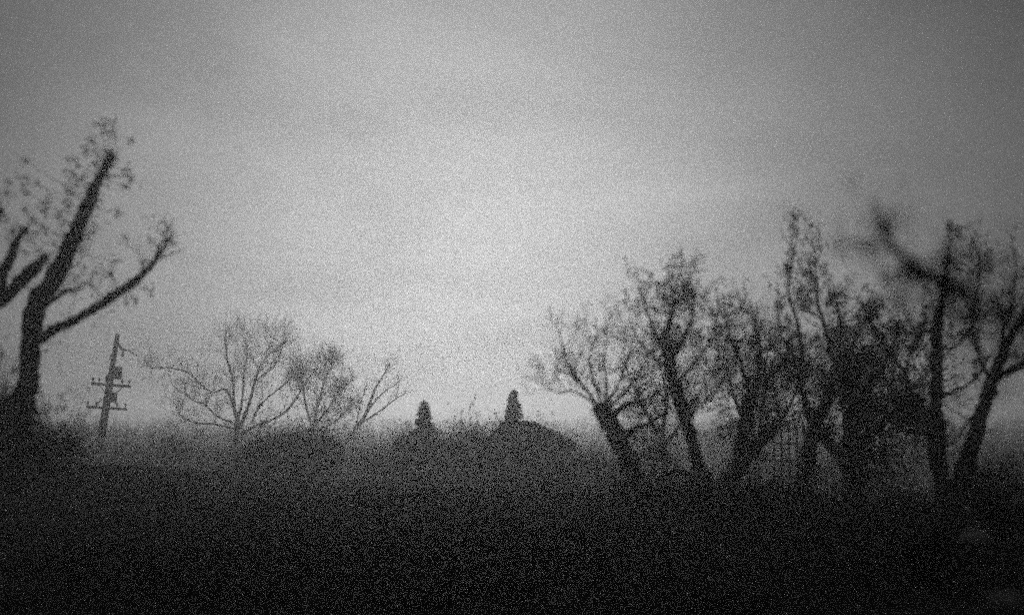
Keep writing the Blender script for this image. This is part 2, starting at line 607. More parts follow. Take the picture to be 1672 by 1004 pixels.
# ------------------------------------------------------------------ utility pole
def utility_pole():
    Y = 92
    top, bot = P(192, 545, Y), P(172, 672, Y)
    ax = (top - bot).normalized()
    gz = ground_z(bot.x, Y)
    base = bot + ax * ((gz - bot.z) / ax.z)
    t = thing('utility_pole', 'leaning utility pole with two crossarms, standing alone in the haze', 'utility pole', base)
    k = Y / FPX
    m = MB()
    m.tube([base - ax * .5, base.lerp(top, .5), top], [.36, .34, .20], 10)
    m.build('pole', WOOD, t, smooth=True)

    def arm(a, b, th, insul):
        A, B = P(a[0], a[1], Y - .22), P(b[0], b[1], Y - .22)
        d = (B - A).normalized()
        M = Matrix.Translation((A + B) / 2) @ d.to_track_quat('X', 'Z').to_matrix().to_4x4()
        L = (B - A).length / 2
        am = MB()
        am.box((-L, -.08, -th), (L, .08, th), M)
        o = am.build('crossarm', WOOD, t)
        for s in insul:
            q = A.lerp(B, s)
            im = MB()
            im.tube([q + Vector((0, 0, th)), q + Vector((0, 0, th + .12)), q + Vector((0, 0, th + .14)), q + Vector((0, 0, th + .24)),
                     q + Vector((0, 0, th + .26)), q + Vector((0, 0, th + .38)), q + Vector((0, 0, th + .46))], [.03, .03, .10, .09, .11, .10, .04], 8)
            im.build('insulator', PORCELAIN, o, smooth=True)

    arm((149, 626), (213, 631), .13, (.04, .2, .78, .96))
    arm((141, 664), (207, 668), .11, (.03, .25, .75, .96))
    # braces
    for (a, b) in (((160, 627), (176, 645)), ((203, 630), (182, 648)), ((196, 666), (182, 650)), ((152, 664), (172, 648))):
        bm = MB()
        bm.tube([P(a[0], a[1], Y - .32), P(b[0], b[1], Y - .32)], [.045, .045], 5)
        bm.build('brace', METAL, t)
    # bracket and transformer cans on the right of the pole
    for (x0, y0, y1, r) in ((194.0, 598, 619, .36), (186.0, 640, 657, .34), (178.0, 612, 624, .25)):
        cm = MB()
        a, b = P(x0, y0, Y - .1), P(x0 - 2, y1, Y - .1)
        cm.tube([a, a.lerp(b, .1), a.lerp(b, .9), b], [r * .6, r, r, r * .8], 12)
        cm.build('transformer', METAL, t, smooth=True)
    bm = MB()
    bm.tube([P(191, 560, Y), P(200, 571, Y - .3), P(210, 572, Y - .5), P(224, 581, Y - .8)], [.12, .12, .08, .04], 6)
    bm.build('bracket', METAL, t)
    bm = MB()
    bm.tube([P(201, 571, Y - .3), P(200, 582, Y - .3)], [.09, .11], 6)
    bm.build('insulator', PORCELAIN, t)
    bm = MB()
    bm.tube([P(188, 572, Y), P(181, 580, Y), P(178, 588, Y)], [.06, .06, .05], 6)
    bm.build('bracket', METAL, t)


utility_pole()

# ------------------------------------------------------------------ left middle: bare trees and thicket
tree('bare_tree', 'wide bare many-stemmed tree rising from behind the rounded thicket', 'tree', 98,
     trunk=[(384, 735, 15), (386, 712, 13), (387, 690, 11), (386, 672, 11)],
     limbs=[[(386, 680, 8), (378, 652, 7), (366, 635, 6), (350, 640, 3), (330, 630, 4), (312, 612, 3.5), (290, 603, 3), (262, 600, 2), (246, 601, 1.5)],
            [(384, 678, 8), (382, 650, 6), (380, 620, 5), (372, 590, 4), (368, 560, 3), (370, 541, 2)],
            [(392, 700, 8), (404, 665, 7), (412, 640, 6.5), (418, 615, 6), (428, 592, 4), (446, 572, 3), (470, 556, 2)],
            [(388, 690, 7), (396, 650, 5), (398, 610, 4), (404, 580, 3), (400, 550, 2)],
            [(392, 710, 7), (415, 696, 6), (445, 685, 5), (470, 668, 5), (490, 640, 4), (505, 615, 3), (520, 600, 2)],
            [(410, 690, 5), (425, 662, 4.5), (448, 640, 4), (470, 622, 3.5), (484, 606, 3), (490, 590, 2)],
            [(380, 690, 6), (356, 680, 4), (334, 660, 3.5), (318, 655, 3), (300, 640, 2)],
            [(384, 700, 5), (345, 692, 4), (318, 690, 3), (296, 680, 2), (286, 660, 1.5)],
            [(416, 620, 4), (440, 605, 3.5), (456, 585, 3), (458, 562, 2), (440, 548, 1.5)]],
     wscale=.72, twig=dict(n=330, L=2.3, r=0.0278, lv=2, kids=(2, 4), rmin=0.0089, lift=.25, up=.25, wob=.5), seed=21)
tree('bare_tree', 'hazy dense-twigged bare tree behind the right end of the thicket', 'tree', 104,
     trunk=[(508, 745, 12), (510, 712, 11), (512, 690, 9)],
     limbs=[[(512, 692, 7), (520, 660, 6), (528, 630, 4), (536, 605, 3), (540, 590, 2)],
            [(510, 700, 6), (500, 665, 5), (496, 636, 4), (490, 615, 3)],
            [(512, 695, 6), (536, 668, 5), (552, 644, 3), (566, 628, 2)],
            [(510, 705, 5), (540, 692, 4), (560, 676, 3), (574, 660, 2)]],
     wscale=.7, twig=dict(n=240, L=1.56, r=0.0311, lv=2, kids=(3, 5), rmin=0.0114, lift=.25, up=.2), seed=22)
tree('slender_tree', 'slender bare tree leaning right, alone between the thicket and the cypresses', 'tree', 104,
     trunk=[(560, 748, 10), (566, 724, 9), (580, 702, 9), (594, 682, 8), (604, 658, 7), (614, 632, 5), (626, 612, 3), (636, 594, 2)],
     limbs=[[(600, 672, 5), (616, 650, 4), (632, 636, 3), (654, 622, 2)],
            [(590, 690, 5), (616, 674, 4), (640, 656, 3), (664, 640, 2)],
            [(582, 702, 4), (584, 680, 3), (590, 655, 2.5), (598, 630, 2)]],
     wscale=.75, twig=dict(n=90, L=1.11, r=0.0217, lv=2, kids=(2, 3), rmin=0.0083, lift=.25), twig_on_trunk=.4, seed=23)
bush('thicket', 'rounded dark thicket with a sloping right side, below the wide bare tree', 505, 684, 130, 52, cat='thicket', seed=31, dens=2.6, leaf=(.14, .08), lumps=9, stems=26)
bush('thicket', 'flatter dark thicket at the foot of the wide bare tree', 428, 704, 110, 53, cat='thicket', seed=32, dens=2.4, leaf=(.14, .08), lumps=8, stems=22)
bush('scrub_bush', 'faint hazy bush between the utility pole and the wide bare tree', 300, 700, 90, 88, seed=33, dens=.8, leaf=(.16, .08))


# ------------------------------------------------------------------ centre: cypresses, shed, shrubs
conifer('cypress', 'smaller pointed cypress left of the low dark house', 692, 656, 130, 55, seed=41, n=4600, power=1.0, flare=.4)
conifer('cypress', 'taller pointed cypress rising behind the roof of the low dark house', 838, 638, 140, 58, seed=42, n=5600, power=.9, flare=.32)
bush('round_shrub', 'dense dark shrub at the left foot of the smaller cypress', 668, 696, 74, 52, cat='shrub', seed=43, dens=1.8, leaf=(.13, .07))
bush('round_shrub', 'dark rounded shrub between the two cypresses', 742, 698, 90, 53, cat='shrub', seed=44, dens=1.8, leaf=(.13, .07), lumps=7)
bush('round_shrub', 'hazy bushy shrub against the left wall of the low dark house', 778, 680, 100, 55, cat='shrub', seed=45, dens=1.5, leaf=(.13, .07), lumps=7)
bush('pale_shrub', 'small shrub with pale leaves in front of the dark rounded shrub', 728, 708, 50, 49, cat='shrub', seed=46, dens=.5, leaf=(.12, .07), mat=PALELEAF, stems=8)
bush('pale_shrub', 'pale-leaved shrub under the right eave of the low dark house', 918, 750, 60, 53, cat='shrub', seed=47, dens=.5, leaf=(.12, .07), mat=PALELEAF, stems=8)
bush('round_shrub', 'grey shrub in the gap between the house and the leaning pollard', 966, 734, 130, 50, cat='shrub', seed=48, dens=1.3, leaf=(.13, .07), lumps=7)
bush('round_shrub', 'low dark shrub before the porch of the low house', 885, 770, 60, 44, cat='shrub', seed=49, dens=1.6, leaf=(.12, .06))

bush('round_shrub', 'hazy low shrub between the slender leaning tree and the smaller cypress', 618, 728, 90, 56, cat='shrub', seed=50, dens=1.2, leaf=(.13, .07), lumps=7)
bush('round_shrub', 'dark shrub just left of the leaning pollard trunk', 1012, 752, 60, 44, cat='shrub', seed=52, dens=1.3, leaf=(.12, .06))

bush('round_shrub', 'hazy ragged shrub standing up behind the right slope of the house roof', 884, 690, 96, 62, cat='shrub', seed=53, dens=.8, leaf=(.14, .07), lumps=8, stems=20, twiggy=.8)
bush('round_shrub', 'hazy ragged shrub rising behind the left end of the house roof', 806, 686, 80, 63, cat='shrub', seed=54, dens=.9, leaf=(.14, .07), lumps=8, stems=20, twiggy=.8)


def house():
    Y = 50
    k = Y / FPX
    c = P(858, 730, Y)
    gz = ground_z(c.x, Y)
    x0, x1 = P(812, 730, Y).x, P(866, 730, Y).x
    xe0, xe1 = P(792, 730, Y).x, P(934, 730, Y).x
    zr = P(850, 692, Y).z
    ze = P(880, 727, Y).z
    t = thing('house', 'low dark house with a roof sloping out over an open porch at right', 'house', (c.x, Y, gz))
    wm = MB()
    wm.box((x0, Y - 1.6, gz - .2), (x1, Y + 1.6, ze - .02))
    wm.build('wall', WALL, t)
    # hipped roof: a short ridge, the right hip drawn out over the porch
    D = 2.7
    r0, r1 = P(826, 692, Y).x, P(872, 694, Y).x
    z1 = P(872, 694, Y).z
    A = [Vector((xe0, Y - D, ze)), Vector((xe1, Y - D, ze)), Vector((xe1, Y + D, ze)), Vector((xe0, Y + D, ze))]
    B0, B1 = Vector((r0, Y, zr)), Vector((r1, Y, z1))
    for q in ((A[0], A[1], B1, B0), (A[2], A[3], B0, B1), (A[1], A[2], B1), (A[3], A[0], B0)):
        m = MB()
        n = len(q)
        nr = (q[1] - q[0]).cross(q[2] - q[0]).normalized() * .06
        m.v += [v + nr for v in q] + [v - nr for v in q]
        m.f.append(tuple(range(n)))
        m.f.append(tuple(range(2 * n - 1, n - 1, -1)))
        for i in range(n):
            j = (i + 1) % n
            m.f.append((i, n + i, n + j, j))
        m.build('roof_slope', ROOFING, t)
    for (a_, b_) in ((B0, B1), (A[0], B0), (A[1], B1), (A[2], B1), (A[3], B0)):
        rm = MB()
        u = Vector((0, 0, .09))
        rm.tube([a_ + u, (a_ + b_) / 2 + u, b_ + u], [.1, .1, .1], 6)
        rm.build('ridge_cap', ROOFING, t)
    for i in range(4):
        fm = MB()
        a_, b_ = A[i], A[(i + 1) % 4]
        d_ = (b_ - a_).normalized()
        M = Matrix.Translation((a_ + b_) / 2 - Vector((0, 0, .14))) @ d_.to_track_quat('X', 'Z').to_matrix().to_4x4()
        L_ = (b_ - a_).length / 2
        fm.box((-L_ + .05, -.03, -.1), (L_ - .05, .03, .1), M)
        fm.build('fascia', WOOD, t)
    for y in (Y - 1.8, Y + 1.8):
        pm = MB()
        xp = P(924, 740, Y).x
        pm.box((xp - .07, y - .07, gz - .2), (xp + .07, y + .07, ze + .08))
        pm.build('porch_post', WOOD, t)
    # door and window on the near wall
    dm = MB()
    dm.box((x1 - .95, Y - 1.66, gz), (x1 - .2, Y - 1.602, gz + 1.75))
    d = dm.build('door', WOOD, t)
    hm = MB()
    hm.box((x1 - .88, Y - 1.70, gz + .85), (x1 - .82, Y - 1.662, gz + .95))
    hm.build('handle', METAL, d)
    fm = MB()
    fm.box((x0 + .12, Y - 1.65, gz + .8), (x0 + .82, Y - 1.602, gz + 1.6))
    f = fm.build('window', WOOD, t)
    pm = MB()
    pm.box((x0 + .18, Y - 1.655, gz + .86), (x0 + .76, Y - 1.652, gz + 1.54))
    pm.build('pane', GLASS, f)


house()

# ------------------------------------------------------------------ right middle: pollards
tree('leaning_pollard', 'left-leaning pollard with a knobbly head and a fan of thin shoots', 'tree', 31,
     trunk=[(1082, 850, 44), (1066, 822, 38), (1046, 790, 35), (1026, 752, 34), (1010, 718, 34), (996, 692, 38), (984, 672, 34), (976, 660, 20)],
     limbs=[[(996, 690, 22), (1012, 668, 14), (1034, 655, 10), (1060, 650, 6), (1080, 640, 3)],
            [(1010, 718, 16), (1036, 700, 12), (1060, 690, 9), (1090, 672, 4)]],
     shoots=[[(984, 672, 8), (962, 645, 7), (942, 618, 6), (925, 585, 4), (914, 540, 2.5)],
             [(978, 664, 7), (952, 632, 5), (930, 612, 4), (905, 600, 2)],
             [(984, 664, 7), (968, 622, 5), (962, 585, 4), (972, 550, 2)],
             [(988, 662, 7), (990, 620, 5), (985, 590, 3), (992, 556, 2)],
             [(990, 660, 7), (1008, 630, 5), (1024, 595, 4), (1032, 550, 2)],
             [(994, 664, 7), (1020, 640, 5), (1044, 612, 4), (1058, 575, 2)],
             [(980, 668, 5), (940, 640, 4), (908, 640, 2.5), (884, 628, 1.5)]],
     wscale=.82, twig=dict(n=110, L=0.89, r=0.0177, lv=2, kids=(2, 4), rmin=0.0052, lift=.4, up=.2), seed=51, tip_leaves=0, leafsize=(0.098, 0.049),
     clumps=[(1030, 668, 34, 16, 420), (1060, 700, 40, 34, 620), (1020, 720, 26, 30, 300), (1062, 740, 40, 30, 620), (985, 668, 24, 16, 260), (1040, 640, 60, 30, 200), (960, 620, 60, 40, 90), (1000, 590, 60, 40, 70), (1090, 650, 30, 60, 300)])
tree('forked_pollard', 'V-shaped tree forking at the ground, between the leaning pollard and the evergreen', 'tree', 30,
     trunk=[(1168, 862, 60), (1166, 836, 50), (1164, 815, 44)],
     limbs=[[(1160, 822, 32), (1148, 785, 27), (1134, 740, 25), (1122, 695, 24), (1108, 645, 25), (1097, 605, 23), (1090, 578, 27), (1088, 560, 24), (1092, 528, 12), (1098, 505, 7), (1101, 480, 4), (1105, 458, 2)],
            [(1168, 826, 36), (1182, 796, 31), (1204, 764, 30), (1232, 732, 30), (1256, 704, 26), (1272, 690, 14)],
            [(1206, 764, 28), (1212, 730, 30), (1218, 690, 33), (1222, 660, 32), (1230, 638, 27), (1248, 622, 19), (1274, 600, 12), (1296, 570, 6)],
            [(1150, 806, 14), (1132, 782, 12), (1108, 770, 12), (1086, 776, 11), (1070, 796, 9), (1064, 818, 6)],
            [(1090, 575, 14), (1070, 545, 8), (1056, 510, 4), (1050, 480, 2)],
            [(1094, 585, 14), (1118, 550, 8), (1130, 515, 5), (1136, 475, 2.5)],
            [(1224, 650, 12), (1212, 600, 9), (1196, 560, 6), (1186, 520, 3)],
            [(1234, 636, 12), (1240, 590, 9), (1236, 545, 6), (1228, 500, 3)]],
     shoots=[[(1104, 630, 7), (1136, 590, 5), (1160, 550, 4), (1170, 510, 2)],
             [(1120, 690, 7), (1146, 660, 5), (1166, 640, 4), (1186, 610, 2)],
             [(1100, 610, 7), (1064, 580, 5), (1040, 550, 3.5), (1026, 520, 2)]],
     wscale=.82, twig=dict(n=300, L=.8, r=0.0210, lv=2, kids=(2, 4), rmin=0.0053, lift=.2, up=.12), seed=52, tip_leaves=1, leafsize=(0.114, 0.057),
     clumps=[(1092, 556, 20, 30, 300), (1188, 702, 20, 14, 220), (1172, 668, 16, 10, 120), (1240, 570, 34, 26, 360), (1180, 560, 34, 26, 200), (1130, 560, 26, 26, 160), (1250, 660, 36, 40, 320), (1150, 600, 60, 50, 160), (1220, 590, 60, 60, 200), (1260, 560, 40, 40, 220), (1180, 720, 50, 50, 160), (1120, 520, 40, 50, 60), (1200, 640, 60, 60, 160)])

# hazy second row seen between the near trunks
tree('thicket_tree', 'hazy twiggy tree showing between the leaning pollard and the forked tree', 'tree', 58,
     trunk=[(1086, 790, 14), (1084, 750, 12), (1080, 720, 10)],
     limbs=[[(1082, 730, 9), (1064, 690, 7), (1046, 660, 5), (1036, 632, 3)], [(1080, 722, 9), (1086, 680, 7), (1090, 650, 5), (1084, 622, 3)],
            [(1082, 730, 9), (1106, 700, 6), (1124, 668, 4), (1136, 646, 2)]],
     twig=dict(n=60, L=1.6, r=.03, lv=2, kids=(3, 4), rmin=.009, lift=.3), seed=56, tip_leaves=1, leafsize=(.16, .08), clumps=[(1070, 700, 60, 40, 200), (1100, 680, 40, 40, 120)])
tree('thicket_tree', 'hazy bushy tree behind the right arm of the forked tree', 'tree', 62,
     trunk=[(1236, 790, 15), (1238, 750, 13), (1240, 715, 10)],
     limbs=[[(1240, 725, 9), (1212, 680, 7), (1196, 640, 5), (1186, 600, 3)], [(1240, 720, 9), (1244, 670, 7), (1250, 620, 5), (1240, 570, 3)],
            [(1240, 725, 9), (1272, 690, 6), (1296, 650, 4), (1306, 610, 2)]],
     twig=dict(n=80, L=1.9, r=.03, lv=2, kids=(3, 4), rmin=.009, lift=.3), seed=57, tip_leaves=1, leafsize=(.17, .085), clumps=[(1236, 660, 60, 60, 250), (1280, 640, 40, 60, 200), (1210, 620, 40, 50, 60)])
tree('thicket_tree', 'hazy bushy tree filling the view behind the evergreen', 'tree', 60,
     trunk=[(1440, 800, 15), (1442, 750, 13), (1440, 700, 10)],
     limbs=[[(1440, 712, 9), (1410, 660, 7), (1396, 600, 5), (1380, 550, 3)], [(1440, 705, 9), (1450, 650, 7), (1460, 600, 5), (1450, 560, 3)],
            [(1440, 712, 9), (1480, 680, 6), (1500, 640, 4), (1510, 610, 2)]],
     twig=dict(n=120, L=1.9, r=.03, lv=2, kids=(3, 5), rmin=.009, lift=.3), seed=58, tip_leaves=2, leafsize=(.17, .085), clumps=[(1420, 640, 60, 60, 600), (1470, 660, 40, 60, 400), (1400, 600, 40, 40, 250)])

# ------------------------------------------------------------------ trellis behind them


def trellis():
    Y = 46
    c = P(1285, 720, Y)
    gz = ground_z(c.x, Y)
    t = thing('trellis', 'dark wooden trellis of spaced uprights, between forked pollard and evergreen', 'trellis', (c.x, Y, gz))
    for i, px in enumerate((1262, 1275, 1287, 1300, 1312)):
        m = MB()
        p = P(px, 688 + (i % 2) * 5, Y)
        m.box((p.x - .045, Y - .04, gz - .2), (p.x + .045, Y + .04, p.z))
        m.build('upright', WOOD, t)
    for py in (724, 752, 776):
        m = MB()
        a, b = P(1256, py, Y), P(1318, py, Y)
        m.box((a.x, Y - .085, a.z - .045), (b.x, Y - .042, a.z + .045))
        m.build('rail', WOOD, t)


trellis()

# ------------------------------------------------------------------ right: evergreen mass, upright and leaning trees
tree('evergreen_tree', 'bulky near-black evergreen with leaf-tufted shoots above its crown', 'tree', 32,
     trunk=[(1396, 848, 46), (1394, 800, 40), (1390, 740, 36), (1388, 680, 32), (1384, 620, 24), (1378, 570, 12)],
     limbs=[[(1392, 770, 26), (1350, 720, 22), (1326, 690, 20), (1310, 640, 12), (1296, 600, 6)],
            [(1312, 810, 26), (1318, 760, 28), (1330, 700, 26), (1352, 650, 22), (1372, 610, 16)],
            [(1390, 740, 20), (1430, 700, 18), (1470, 670, 12), (1500, 650, 6)],
            [(1388, 690, 18), (1410, 640, 14), (1440, 600, 10), (1460, 560, 5)]],
     shoots=[[(1312, 590, 9), (1302, 540, 7), (1294, 500, 6), (1288, 466, 5), (1297, 420, 3), (1302, 372, 1.5)],
             [(1368, 600, 10), (1352, 550, 8), (1342, 512, 7), (1333, 486, 6), (1331, 450, 3), (1334, 400, 1.5)],
             [(1370, 590, 8), (1372, 540, 6), (1366, 500, 5), (1366, 480, 4)],
             [(1380, 590, 8), (1396, 550, 6), (1412, 520, 5), (1424, 504, 4)],
             [(1340, 520, 5), (1326, 508, 4), (1316, 498, 3)],
             [(1290, 580, 7), (1276, 546, 5), (1268, 516, 4), (1272, 500, 3)]],
     clumps=[(1272, 631, 33, 24, 212), (1293, 609, 25, 27, 256), (1331, 634, 16, 31, 241), (1394, 642, 34, 28, 229), (1292, 685, 25, 19, 109), (1290, 689, 24, 28, 175), (1245, 673, 24, 33, 136), (1271, 807, 34, 38, 162), (1319, 606, 24, 13, 252), (1271, 618, 27, 27, 264), (1355, 590, 39, 19, 284), (1318, 595, 33, 24, 176), (1443, 631, 34, 24, 153), (1420, 631, 16, 24, 162), (1388, 610, 18, 23, 155), (1410, 610, 23, 15, 176), (1514, 641, 21, 26, 148), (1412, 680, 27, 13, 254), (1465, 668, 30, 17, 160), (1472, 654, 26, 15, 201), (1368, 614, 21, 14, 371), (1392, 591, 11, 19, 433), (1384, 612, 19, 20, 275), (1423, 588, 17, 14, 251), (1411, 663, 12, 23, 290), (1373, 618, 13, 14, 408), (1374, 655, 16, 25, 381), (1353, 702, 12, 12, 293), (1335, 704, 8, 15, 148), (1348, 716, 14, 23, 157), (1333, 675, 7, 10, 91), (1357, 684, 15, 10, 154), (1356, 644, 19, 27, 325), (1357, 628, 30, 23, 539), (1419, 586, 20, 22, 606), (1422, 621, 28, 25, 494), (1412, 664, 24, 21, 392), (1374, 621, 29, 23, 518), (1428, 649, 21, 25, 394), (1432, 675, 24, 19, 453), (1465, 669, 20, 24, 367), (1493, 695, 21, 13, 339), (1502, 675, 18, 23, 390), (1466, 681, 17, 22, 580), (1466, 720, 24, 11, 328), (1391, 732, 29, 16, 591), (1443, 742, 22, 11, 354), (1411, 744, 22, 11, 556), (1412, 696, 9, 12, 268), (1420, 710, 15, 16, 256), (1401, 701, 14, 12, 261), (1392, 713, 9, 22, 203), (1318, 770, 22, 40, 500), (1471, 656, 16, 12, 159), (1493, 680, 9, 5, 138), (1485, 661, 10, 7, 161), (1465, 666, 15, 8, 170), (1412, 590, 26, 20, 400), (1330, 600, 36, 40, 420), (1350, 560, 40, 26, 420), (1290, 600, 40, 40, 300), (1400, 770, 30, 30, 300), (1452, 640, 30, 24, 400), (1500, 730, 20, 26, 400), (1240, 600, 30, 40, 160), (1280, 650, 30, 50, 200), (1315, 439, 16, 17, 120), (1290, 451, 15, 13, 172), (1329, 421, 16, 14, 182), (1316, 472, 15, 16, 190), (1330, 384, 14, 22, 120), (1298, 346, 10, 20, 90), (1366, 490, 16, 18, 420), (1316, 496, 15, 12, 240), (1366, 545, 14, 20, 240), (1420, 508, 14, 10, 200), (1270, 552, 20, 26, 360), (1272, 510, 8, 8, 90), (1300, 560, 24, 12, 200), (1330, 770, 40, 26, 300), (1420, 780, 50, 26, 420), (1470, 760, 36, 30, 300), (1500, 700, 30, 40, 300), (1440, 800, 60, 24, 420), (1350, 810, 50, 20, 300)],
     wscale=.9, twig=dict(n=110, L=.5, r=0.0175, lv=2, kids=(2, 3), rmin=0.0065, lift=.3), seed=61, tip_leaves=2, leafsize=(0.117, 0.055))
tree('upright_tree', 'upright straight-trunked tree with a ragged knot of leaves halfway, right of the evergreen', 'tree', 29,
     trunk=[(1546, 880, 40), (1541, 840, 31), (1536, 790, 30), (1531, 740, 31), (1527, 700, 36), (1528, 660, 25), (1530, 610, 21), (1529, 570, 25), (1529, 540, 22), (1536, 500, 16), (1541, 470, 11), (1546, 430, 6), (1550, 392, 2)],
     limbs=[[(1526, 700, 16), (1510, 682, 10), (1492, 650, 8), (1474, 608, 7.5), (1452, 572, 8), (1436, 550, 8), (1420, 524, 8), (1408, 496, 5)],
            [(1476, 612, 8), (1486, 580, 7), (1496, 556, 12), (1506, 540, 8), (1512, 520, 4)],
            [(1530, 650, 10), (1556, 640, 7), (1580, 628, 5), (1606, 604, 4)],
            [(1528, 545, 10), (1510, 540, 7), (1490, 545, 5), (1474, 540, 3)],
            [(1526, 690, 12), (1500, 676, 9), (1490, 662, 5)],
            [(1532, 560, 8), (1552, 570, 6), (1576, 552, 4), (1590, 520, 3)]],
     wscale=.85, twig=dict(n=90, L=.45, r=0.0177, lv=2, kids=(2, 3), rmin=0.0064, lift=.1), seed=62, tip_leaves=2, leafsize=(0.107, 0.054), twig_on_trunk=.55,
     clumps=[(1526, 694, 22, 18, 420), (1500, 552, 12, 14, 160), (1418, 516, 12, 12, 120), (1440, 548, 10, 8, 80), (1470, 548, 12, 10, 90), (1490, 665, 22, 20, 420), (1549, 420, 8, 24, 40), (1430, 500, 12, 10, 120)])
tree('leaning_tree', 'bare forked tree leaning out to the right beside the upright trunk', 'tree', 28,
     trunk=[(1546, 880, 46), (1556, 836, 38), (1568, 790, 33), (1588, 728, 28), (1606, 666, 25), (1620, 624, 24), (1628, 600, 20), (1648, 556, 16), (1676, 506, 13), (1712, 440, 9)],
     limbs=[[(1616, 634, 18), (1634, 612, 16), (1660, 600, 14), (1690, 584, 12), (1740, 550, 8)],
            [(1618, 620, 8), (1602, 590, 7), (1592, 560, 6), (1590, 520, 5), (1598, 470, 4), (1600, 420, 3)],
            [(1604, 668, 7), (1580, 690, 5), (1560, 720, 4), (1545, 730, 3)],
            [(1636, 586, 8), (1640, 540, 6), (1652, 500, 4), (1660, 440, 3)]],
     wscale=.9, twig=dict(n=90, L=0.88, r=0.0192, lv=2, kids=(2, 3), rmin=0.0064, lift=.35), seed=63, tip_leaves=1, leafsize=(0.106, 0.053), clumps=[(1598, 435, 8, 16, 90)])
# near tree far out of focus, its trunk beyond the right edge
tree('overhanging_tree', 'blurred leafy bough reaching in from the right edge above the upright tree', 'tree', 9.0,
     trunk=[(1960, 1010, 70), (1950, 900, 62), (1930, 790, 56), (1895, 690, 50)],
     limbs=[[(1900, 700, 40), (1830, 640, 28), (1760, 590, 19), (1680, 536, 14), (1610, 494, 13), (1555, 468, 17), (1508, 447, 18), (1472, 418, 16), (1448, 384, 12), (1433, 350, 8), (1422, 326, 3)],
            [(1562, 470, 10), (1546, 430, 7), (1550, 400, 5), (1556, 376, 3)],
            [(1462, 408, 8), (1430, 398, 6), (1400, 396, 5), (1378, 398, 3)],
            [(1640, 510, 9), (1600, 516, 8), (1560, 506, 6), (1520, 510, 4)],
            [(1720, 560, 11), (1680, 516, 8), (1652, 476, 6), (1640, 444, 3)]],
     twig=dict(n=26, L=.22, r=.006, lv=1, kids=(1, 3), rmin=.003, lift=.1), seed=64, tip_leaves=1, leafsize=(.06, .032),
     clumps=[(1440, 393, 16, 12, 30), (1402, 410, 22, 21, 39), (1424, 380, 12, 11, 39), (1474, 332, 14, 18, 14), (1445, 367, 13, 19, 30), (1467, 357, 13, 14, 14), (1381, 396, 24, 9, 22), (1376, 413, 18, 9, 29), (1368, 395, 19, 6, 13), (1477, 458, 15, 7, 74), (1488, 452, 25, 9, 100), (1506, 448, 19, 12, 49), (1537, 426, 13, 18, 56), (1561, 404, 12, 21, 44), (1557, 418, 11, 17, 19), (1513, 454, 32, 16, 124), (1553, 487, 32, 16, 75), (1566, 478, 29, 11, 55), (1448, 498, 23, 19, 46), (1473, 496, 18, 16, 48), (1460, 502, 37, 12, 38), (1611, 493, 22, 27, 54), (1640, 498, 24, 34, 52), (1538, 481, 29, 34, 85), (1651, 570, 12, 24, 51), (1684, 503, 20, 15, 51), (1650, 560, 16, 34, 43), (1578, 537, 33, 19, 50), (1542, 512, 39, 16, 56), (1520, 531, 41, 18, 82), (1575, 470, 30, 23, 58), (1556, 433, 27, 16, 63), (1606, 437, 33, 29, 51), (1448, 447, 9, 16, 18), (1424, 442, 15, 12, 19), (1425, 435, 7, 15, 7), (1667, 460, 23, 28, 55), (1617, 453, 14, 26, 32), (1688, 441, 18, 23, 19), (1609, 554, 25, 17, 43), (1588, 561, 32, 13, 18), (1599, 525, 16, 14, 34), (1644, 399, 16, 20, 34), (1649, 426, 23, 27, 23), (1596, 439, 25, 13, 32), (1616, 599, 27, 19, 38), (1634, 622, 15, 14, 29), (1594, 605, 28, 24, 13), (1472, 374, 13, 16, 12), (1490, 361, 17, 11, 16), (1501, 354, 15, 14, 10)])

# ------------------------------------------------------------------ right foreground: shrubs and stones
bush('leafy_shrub', 'spiky dark shrub to the right of the leaning tree foot', 1622, 738, 90, 17, cat='shrub', seed=71, dens=.3, leaf=(.075, .035), stems=18)
bush('leafy_shrub', 'low dark shrub at the right edge above the flat pale stone', 1684, 800, 80, 15, cat='shrub', seed=72, dens=.4, leaf=(.07, .035), stems=12)
for i, (px, py, w, Y, lab) in enumerate((
        (1030, 784, 110, 30, 'low dark bush at the foot of the leaning pollard'),
        (1112, 792, 110, 29, 'low dark bush under the low arched branch'),
        (1236, 776, 120, 34, 'low dark bush in front of the wooden trellis'),
        (1322, 790, 120, 29, 'low dark bush at the left foot of the evergreen'),
        (1466, 788, 130, 27.5, 'low dark bush between the evergreen and the upright tree'),
        (1596, 790, 90, 27, 'low dark bush behind the foot of the leaning tree'))):
    bush('low_bush', lab, px, py, w, Y, seed=80 + i, dens=.8, leaf=(.11, .05), stems=12, group='low bushes under the right hand trees')
bush('weed_plant', 'pale-leaved weeds straggling below the evergreen and upright trunk', 1488, 842, 80, 13, cat='weeds', seed=91, dens=.3, leaf=(.06, .03), mat=PALELEAF, stems=10, twiggy=.4)

bush('weed_plant', 'pale dry weeds beside the flat stone under the leaning tree', 1560, 822, 50, 17, cat='weeds', seed=92, dens=.3, leaf=(.07, .035), mat=PALELEAF, stems=8, twiggy=.4)
bush('leafy_shrub', 'tangle of bare dark stems low in front of the pale-leaved weeds', 1500, 862, 110, 11.5, cat='shrub', seed=93, dens=.04, leaf=(.06, .03), stems=22, twiggy=.3)


